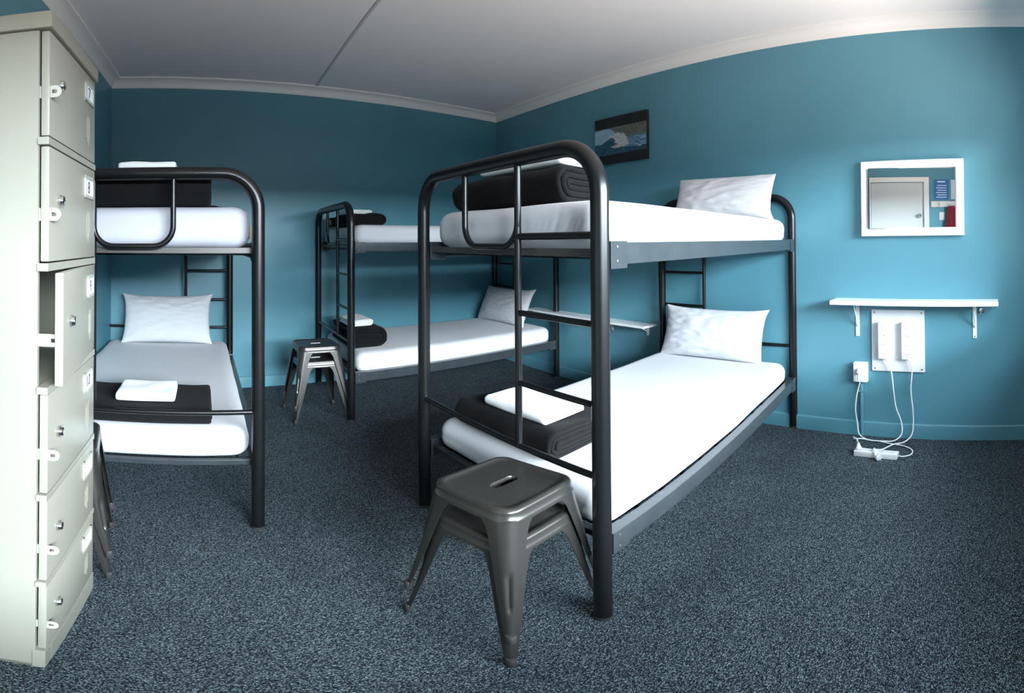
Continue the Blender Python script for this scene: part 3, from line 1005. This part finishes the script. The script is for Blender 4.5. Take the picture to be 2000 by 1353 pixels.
# ------------------------------------------------------------------ painting
FR = Frame((0, 0), (-SR, -1), (1, -SR))    # x: rightwards along the right wall as seen in the room, y: into the wall
def onwall(y, off=0.0):
    """point on the right wall plane at world y, off metres out"""
    return Vector((xr(y) + nR.x * off, y + nR.y * off, 0))


px0, px1 = 2.745, 2.147
PW = (Vector((xr(px0), px0)) - Vector((xr(px1), px1))).length
pt = empty('wave_painting', onwall(px0, 0) + Vector((0, 0, 2.022)))
tag(pt, 'small canvas painting of a breaking wave with black bands, on the right wall', 'painting')
PHt = .416
box_obj('canvas', FR, (0, PW, -.032, -.001, 0, PHt), mat('black_canvas_edge', (.012, .014, .015), .7), pt, bev=.002)
# painted face: the picture is stored as colours on a fine grid
nx, nz = 150, 104
bm = bmesh.new(); lay = bm.loops.layers.float_color.new('paint')
def fb(x, y, s=0, o=4):
    return noise.fractal(Vector((x, y, s)), 1.0, 2.0, o)
def sst(a, b, x):
    t = min(1, max(0, (x - a) / (b - a))); return t * t * (3 - 2 * t)
def mixc(a, b, t): return tuple(p * (1 - t) + q * t for p, q in zip(a, b))
def paint(u, v):
    """u left->right, v top->bottom"""
    w1 = fb(u * 11, v * 11, 2); w2 = fb(u * 34, v * 34, 4)
    # sky strip, hillside
    col = mixc((.16, .19, .18), (.09, .12, .11), sst(.22, .30, v))
    ridge = .245 + .07 * sst(.75, .35, u) + .012 * w1
    hill = mixc((.05, .07, .055), (.19, .20, .155), .5 + .5 * fb(u * 20, v * 34, 5))
    hill = mixc(hill, (.02, .028, .025), sst(.35, .6, fb(u * 26, v * 30, 9)) * sst(.60, .75, u))
    col = mixc(col, hill, sst(ridge - .01, ridge + .01, v))
    col = mixc(col, (.11, .15, .13), sst(.42, .45, v + .01 * w2))
    # open sea on the right
    sea = mixc((.035, .14, .23), (.24, .47, .60), sst(-.4, .6, fb(u * 9, v * 75, 3)))
    col = mixc(col, sea, sst(.485, .50, v + .008 * w2))
    sea2 = mixc((.006, .035, .07), (.03, .11, .18), .5 + .5 * fb(u * 18, v * 60, 12))
    col = mixc(col, sea2, sst(.675, .70, v - .03 * (u - .5) + .02 * w1))
    # wave: a sloping shoulder of pale water with its lip curling over
    shoulder = .235 + .38 * sst(.28, .62, u) + .008 * w1        # upper outline
    lip = .56 - .13 * sst(.10, .40, u)                           # lower edge of the lit face
    face = mixc((.19, .36, .47), (.40, .57, .67), .5 + .5 * fb(u * 4 + v * 4, v * 14, 7))
    inw = sst(shoulder - .008, shoulder + .008, v) * sst(.60, .56, u)
    col = mixc(col, face, inw)
    hollow = mixc((.006, .03, .06), (.03, .13, .20), .5 + .5 * fb(u * 10 + v * 16, v * 22 - u * 14, 11))
    hollow = mixc(hollow, (.26, .42, .52), sst(.42, .62, fb(u * 16 + v * 10, v * 60 - u * 22, 13)) * .8)
    col = mixc(col, hollow, sst(lip - .012, lip + .018, v + .01 * w1) * sst(.66, .58, u))
    # foam of the breaking lip
    def blob(cx, cy, rx, ry, n): 
        return ((u - cx) / rx) ** 2 + ((v - cy) / ry) ** 2 + n
    q = .50 * w1 + .25 * w2
    d = min(blob(.44, .43, .09, .075, q), blob(.52, .52, .115, .13, q), blob(.58, .60, .10, .085, q), blob(.46, .655, .13, .035, q), blob(.35, .42, .08, .022, q))
    foam = mixc((.34, .38, .41), (.68, .66, .63), .5 + .5 * fb(u * 22, v * 26, 17))
    col = mixc(col, foam, sst(1.0, .78, d))
    b0 = .235 + .006 * w1; b1 = .805 + .012 * (1 - u) + .008 * w1
    band = max(sst(b0 + .008, b0 - .008, v), sst(b1 - .010, b1 + .010, v))
    return mixc(col, tuple(c * (1 + .5 * w2) for c in (.008, .012, .012)), band)
nx, nz = 240, 166
cols = [[paint(i / nx, j / nz) for i in range(nx + 1)] for j in range(nz + 1)]
grid = [[bm.verts.new(FR.L(PW * (.004 + .992 * i / nx), -.0328, PHt * (.996 - .992 * j / nz))) for i in range(nx + 1)] for j in range(nz + 1)]
for j in range(nz):
    for i in range(nx):
        f = bm.faces.new((grid[j][i], grid[j + 1][i], grid[j + 1][i + 1], grid[j][i + 1]))
        for lp, (ii, jj) in zip(f.loops, ((i, j), (i, j + 1), (i + 1, j + 1), (i + 1, j))):
            lp[lay] = (*[max(0, k) for k in cols[jj][ii]], 1)
pm = bpy.data.materials.new('painted_canvas'); pm.use_nodes = True
at = pm.node_tree.nodes.new('ShaderNodeVertexColor'); at.layer_name = 'paint'
pb = pm.node_tree.nodes['Principled BSDF']; pb.inputs['Roughness'].default_value = .55
pm.node_tree.links.new(at.outputs['Color'], pb.inputs['Base Color'])
link_mesh('painted_picture', bm, pm, pt)
# signature strokes
sg = [(0, 0), (.004, .010), (.002, .018), (.006, .004), (.012, .012), (.010, .002), (.016, .010), (.017, .001), (.022, .012), (.024, .003), (.030, .010), (.031, .001), (.037, .008)]
bm = bmesh.new(); add_tube(bm, catmull([FR.L(PW * .84 + a * 1.2, -.0336, PHt * .275 + b * .9) for a, b in sg], 5), .0011, 6)
part_label(link_mesh('signature', bm, POSTW, pt), 'small white painted signature')

# ------------------------------------------------------------------ mirror
mx0, mx1, mz0, mz1 = .419, -.232, 1.362, 1.845
MW = (Vector((xr(mx0), mx0)) - Vector((xr(mx1), mx1))).length; MH = mz1 - mz0
mr = empty('wall_mirror', onwall(mx0) + Vector((0, 0, mz0)))
tag(mr, 'rectangular mirror in a white frame hanging on the right wall above the shelf', 'mirror')
fw, fd = .052, .046
bm = bmesh.new()
rings = []
for ins, off in ((0, .001), (0, .040), (.004, .046), (.030, .046), (fw - .004, .038), (fw, .034), (fw, .004)):
    rings.append([FR.L(ins, -off, ins), FR.L(MW - ins, -off, ins), FR.L(MW - ins, -off, MH - ins), FR.L(ins, -off, MH - ins)])
loft(bm, rings, close=True)
link_mesh('mirror_frame', bm, mat('white_gloss_frame', (.86, .87, .87), .3), mr, smooth=True, angle=30)
# the pane sits turned a few degrees inside the deep frame
gc = FR.L(MW / 2, -.028, MH / 2)
rt = Matrix.Rotation(radians(5.3), 3, 'Z')
gx = rt @ FR.ex; gn = rt @ (-FR.ey)
bm = bmesh.new()
hw2, hh2 = (MW - 2 * fw) / 2 + .003, (MH - 2 * fw) / 2 + .003
vs = []
for o_ in (0, -.003):
    for a, b in ((-1, -1), (1, -1), (1, 1), (-1, 1)):
        vs.append(bm.verts.new(gc + gx * (a * hw2) + Vector((0, 0, b * hh2)) + gn * o_))
bm.faces.new(vs[:4]); bm.faces.new(vs[4:])
for i in range(4): bm.faces.new((vs[i], vs[(i + 1) % 4], vs[4 + (i + 1) % 4], vs[4 + i]))
link_mesh('mirror_pane', bm, MIRROR, mr)


# ------------------------------------------------------------------ shelves
def shelf(y0, y1, z1, depth, th, brackets, label, blen):
    a = onwall(y0); L_ = (Vector((xr(y0), y0)) - Vector((xr(y1), y1))).length
    r_ = empty('wall_shelf', a + Vector((0, 0, z1 - th))); tag(r_, label, 'shelf')
    box_obj('shelf_board', FR, (0, L_, -depth, -.001, 0, th), SHELFM, r_, bev=.002)
    for by in brackets:
        s = (y0 - by) / (y0 - y1) * L_
        bm = bmesh.new()
        add_box(bm, FR, s - .012, s + .012, -.006, -.001, -blen, -.001)
        add_box(bm, FR, s - .012, s + .012, -depth * .8, -.001, -.005, -.001)
        add_tube(bm, [FR.L(s, -.004, -blen * .72), FR.L(s, -.03, -blen * .5), FR.L(s, -depth * .6, -.006)], .004, 8)
        b_ = link_mesh('shelf_bracket', bm, WHITE_TRIM, r_)
        for zz in (-.03, -blen + .012):
            p = FR.L(s, -.006, zz); tube_obj('screw', [p, p - FR.ey * .003], .004, ZINC, b_, 10)
    return r_


sh1 = shelf(.600, -.436, .958, .155, .027, (.460, -.290), 'white wall shelf on two brackets below the mirror', .225)
sh2 = shelf(3.62, 2.084, .668, .170, .018, (3.14, 2.57, 2.174), 'white wall shelf half hidden behind the foreground bunk', .085)
# small metal catch under the right end of the first shelf
p = onwall(-.335, .002) + Vector((0, 0, .885))
bm = bmesh.new(); q = Vector((nR.x, nR.y, 0))
add_tube(bm, [Vector((0, 0, 0)), q * .008, q * .009, q * .02, q * .028], .01, 14, radii=[.016, .016, .006, .009, .007])
add_tube(bm, [q * .02, q * .022 + Vector((0, .008, -.022))], .004, 8)
k_ = link_mesh('wall_hook', bm, CHROME, None, smooth=True); k_.location = p
tag(k_, 'small chrome hook on the wall under the right end of the shelf', 'hook')

# ------------------------------------------------------------------ power board panel
by0, by1, bz0, bz1 = .365, .026, .476, .887
a = onwall(by0); BW = (Vector((xr(by0), by0)) - Vector((xr(by1), by1))).length
bd = empty('mounting_board', a + Vector((0, 0, bz0)))
tag(bd, 'white rectangular board screwed to the wall under the shelf, carrying two power strips', 'board')
box_obj('board_panel', FR, (0, BW, -.013, -.001, 0, bz1 - bz0), BOARDM, bd, bev=.0015)
for sx_ in (.018, BW - .018):
    for sz in (.018, bz1 - bz0 - .018):
        p = FR.L(sx_, -.013, sz); tube_obj('screw', [p, p - FR.ey * .002], .0055, mat('brass_screw', (.35, .22, .14), .4, metal=.8), bd, 12)


def sockets(bm_s, F, fx, count, L_, w_, up, face):
    """AS/NZS style three-pin slots; face = coordinate of the front face"""
    pass


def power_strip(loc, FX, L_, label, vertical=True):
    r_ = empty('power_strip', loc); tag(r_, label, 'power strip', 'white four-socket power strips')
    w_ = .062
    bm = bmesh.new(); add_box(bm, FX, -w_ / 2, w_ / 2, -.036, 0, 0, L_, bev=.004)
    bo = link_mesh('strip_case', bm, PLASTIC, r_, smooth=True, angle=35)
    for i in range(4):
        z = L_ * (.13 + .247 * i)
        bm = bmesh.new()
        for sx_, rot in ((-1, .5), (1, -.5)):
            c = Vector((sx_ * .0075, z + .004))
            dx_, dz_ = sin(rot) * .004, cos(rot) * .004
            pts = [FX.L(c.x - dx_, -.0362, c.y - dz_), FX.L(c.x + dx_, -.0362, c.y + dz_)]
            add_tube(bm, pts, .0011, 6)
        add_tube(bm, [FX.L(0, -.0362, z - .012), FX.L(0, -.0362, z - .004)], .0011, 6)
        so = link_mesh('socket', bm, PLASTDK, bo)
        box_obj('switch', FX, (.014, .024, -.0385, -.0355, z + .006, z + .018), WHITE_TRIM, bo)
    return r_


STR = []
for yc, lab in ((.285, 'left of the two white power strips mounted upright on the board'), (.136, 'right of the two white power strips mounted upright on the board')):
    STR.append(power_strip(onwall(yc, .0135) + Vector((0, 0, .567)), FR, .243, lab))

# wall outlet with its plug
g = onwall(.438) + Vector((0, 0, .398))
gp = empty('wall_outlet', g); tag(gp, 'white power outlet low on the wall beside the mounting board', 'power outlet')
bm = bmesh.new(); add_box(bm, FR, -.046, .046, -.042, -.001, 0, .134, bev=.005)
link_mesh('outlet_case', bm, PLASTIC, gp, smooth=True, angle=35)
bm = bmesh.new(); c = FR.L(-.004, -.042, .078)
add_tube(bm, [c, c - FR.ey * .012, c - FR.ey * .026, c - FR.ey * .034], .02, 16, radii=[.022, .022, .015, .010])
add_tube(bm, [c - FR.ey * .020, c - FR.ey * .030 + Vector((0, 0, -.035)), c - FR.ey * .024 + Vector((0, 0, -.060))], .006, 10)
part_label(link_mesh('plug', bm, mat('clear_grey_plug', (.55, .58, .62), .25), gp, smooth=True), 'pale grey plug in the outlet')
box_obj('switch', FR, (.012, .024, -.0455, -.042, .09, .108), WHITE_TRIM, gp)
# painted conduit below it
cd_ = empty('conduit', onwall(.438, .012)); tag(cd_, 'teal painted conduit running from the wall outlet down to the floor', 'conduit')
tube_obj('conduit_pipe', [(0, 0, .001), (0, 0, .398)], .011, TEAL, cd_, 16)
bm = bmesh.new(); p = Vector((0, 0, .33))
add_box(bm, FR, -.014, .034, -.013, .011, .322, .336)
link_mesh('conduit_clip', bm, TEAL, cd_)

# floor power strip
A_, B_ = Vector((2.878, .437)), Vector((2.832, .184))
fu = (B_ - A_).normalized(); FX2 = Frame((0, 0), (fu.y, -fu.x), (fu.x, fu.y))


class FloorFrame(Frame):
    """lays the strip flat: local z runs along the floor, local -y points up"""
    def L(s, x, y, z):
        return Vector((fu.x * z + (-fu.y) * x, fu.y * z + fu.x * x, -y + .0))


STR.append(power_strip(Vector((A_.x, A_.y, .001)), FloorFrame((0, 0), (1, 0), (0, 1)), .256, 'white power strip lying on the carpet below the mounting board'))

CG = 'white power cords'
wl = lambda pts: [Vector(p) for p in pts]
c1 = wl([(3.178 - .0, .445, .400), (3.181, .470, .290), (3.182, .478, .193), (3.176, .466, .100), (3.150, .452, .030), (3.110, .400, .008), (3.080, .320, .008), (3.040, .235, .008),
         (3.010, .160, .008), (2.945, .108, .008), (2.872, .112, .010), (2.828, .155, .016), (2.832, .178, .018)])
c2 = wl([(3.150, .280, .572), (3.146, .243, .492), (3.144, .228, .359), (3.142, .213, .233), (3.138, .182, .135), (3.120, .178, .050), (3.090, .225, .010), (3.075, .300, .0125),
         (3.090, .370, .008), (3.110, .430, .010), (3.060, .470, .030), (2.960, .460, .085), (2.905, .432, .095), (2.888, .424, .085)])
c3 = wl([(3.132, .134, .572), (3.128, .109, .497), (3.130, .117, .364), (3.128, .106, .220), (3.128, .104, .129), (3.115, .115, .045), (3.060, .160, .014), (3.010, .225, .017),
         (2.950, .285, .008), (2.900, .318, .030), (2.862, .325, .052), (2.820, .318, .046), (2.798, .305, .028)])
def cord_on(root, pts):
    return tube_obj('cord', [p - root.location for p in catmull(pts, 8)], .0042, CORD, root, 10)


def plug(root, cord, loc, d, pins=False):
    d = Vector(d).normalized(); b = Vector(loc) - root.location
    bm = bmesh.new()
    add_tube(bm, [b, b + d * .010, b + d * .012, b + d * .026, b + d * .045], .01, 18, radii=[.019, .020, .017, .011, .0055])
    if pins:
        s = d.orthogonal().normalized(); t_ = d.cross(s)
        for a_ in (0, 2.1, 4.2):
            c = b + (s * cos(a_) + t_ * sin(a_)) * .008
            add_tube(bm, [c, c - d * .018], .0022, 6)
    return link_mesh('plug', bm, PLASTIC, cord, smooth=True, angle=60)


cord_on(STR[2], c1)
cd1 = cord_on(STR[0], c2); plug(STR[0], cd1, (2.873, .415, .038), (0.25, .1, 1))
cd2 = cord_on(STR[1], c3); plug(STR[1], cd2, (2.785, .287, .022), (.55, .62, .12), pins=True)

# ------------------------------------------------------------------ things on the left wall, seen in the mirror
FLW = Frame((0, 0), (lw_u.x, lw_u.y), (nLv.x, nLv.y))
def onleft(y, off=0): return Vector((xl(y) + nLv.x * off, y + nLv.y * off, 0))


po = empty('poster', onleft(.0, .001) + Vector((0, 0, 1.895)))
tag(po, 'blue notice with white boxes on the far wall, reflected in the mirror', 'poster')
PWD, PHH = .215, .295
box_obj('poster_sheet', FLW, (0, PWD, 0, .003, 0, PHH), POSTB, po)
bm = bmesh.new()
for i in range(6):
    z = .03 + i * .034
    add_box(bm, FLW, .03, PWD - .03 - .02 * (i % 2), .003, .0036, z, z + .012)
add_box(bm, FLW, .05, PWD - .05, .003, .0036, .252, .272)
link_mesh('poster_print', bm, POSTW, po)
po2 = empty('paper_notice', onleft(-.215, .001) + Vector((0, 0, 1.90)))
tag(po2, 'pale paper notice beside the blue notice, reflected at the mirror edge', 'notice')
box_obj('notice_sheet', FLW, (0, .185, 0, .003, 0, .285), POSTW, po2)
hr = empty('coat_rail', onleft(-.40, .001) + Vector((0, 0, 1.79)))
tag(hr, 'white coat rail with a chrome hook, reflected in the mirror', 'coat rail')
box_obj('rail_board', FLW, (0, .66, 0, .018, 0, .082), WHITE_TRIM, hr)
c = FLW.L(.55, .018, .045)
tube_obj('coat_hook', catmull([c + Vector((0, 0, .02)), c + FLW.ey * .03 + Vector((0, 0, .012)), c + FLW.ey * .028 + Vector((0, 0, -.03)), c + FLW.ey * .045 + Vector((0, 0, -.02))], 6), .005, CHROME, hr, 10)
sw = empty('light_switch', onleft(.065, .001) + Vector((0, 0, 1.60)))
tag(sw, 'white light switch beside the door, reflected in the mirror', 'light switch')
box_obj('switch_plate', FLW, (0, .075, 0, .01, 0, .115), PLASTIC, sw, bev=.002)
box_obj('switch_rocker', FLW, (.03, .045, .01, .015, .045, .07), PLASTIC, sw)
# red cloth hanging from the rail
bm = bmesh.new(); rings = []
for i in range(14):
    t = i / 13; w_ = .05 + .07 * t
    rings.append([FLW.L(.10 + w_ * cos(a) * (1), .035 + .022 * sin(a) + .006 * sin(5 * a + t * 3), -.55 * t) for a in [2 * pi * k / 40 for k in range(40)]])
loft(bm, rings, cap0=True, cap1=True)
rc = link_mesh('hanging_cloth', bm, RED, None, smooth=True, angle=80)
rc.location = onleft(-.13, .032) + Vector((0, 0, 1.80))
tag(rc, 'dark red garment hanging below the coat rail, reflected in the mirror', 'garment')
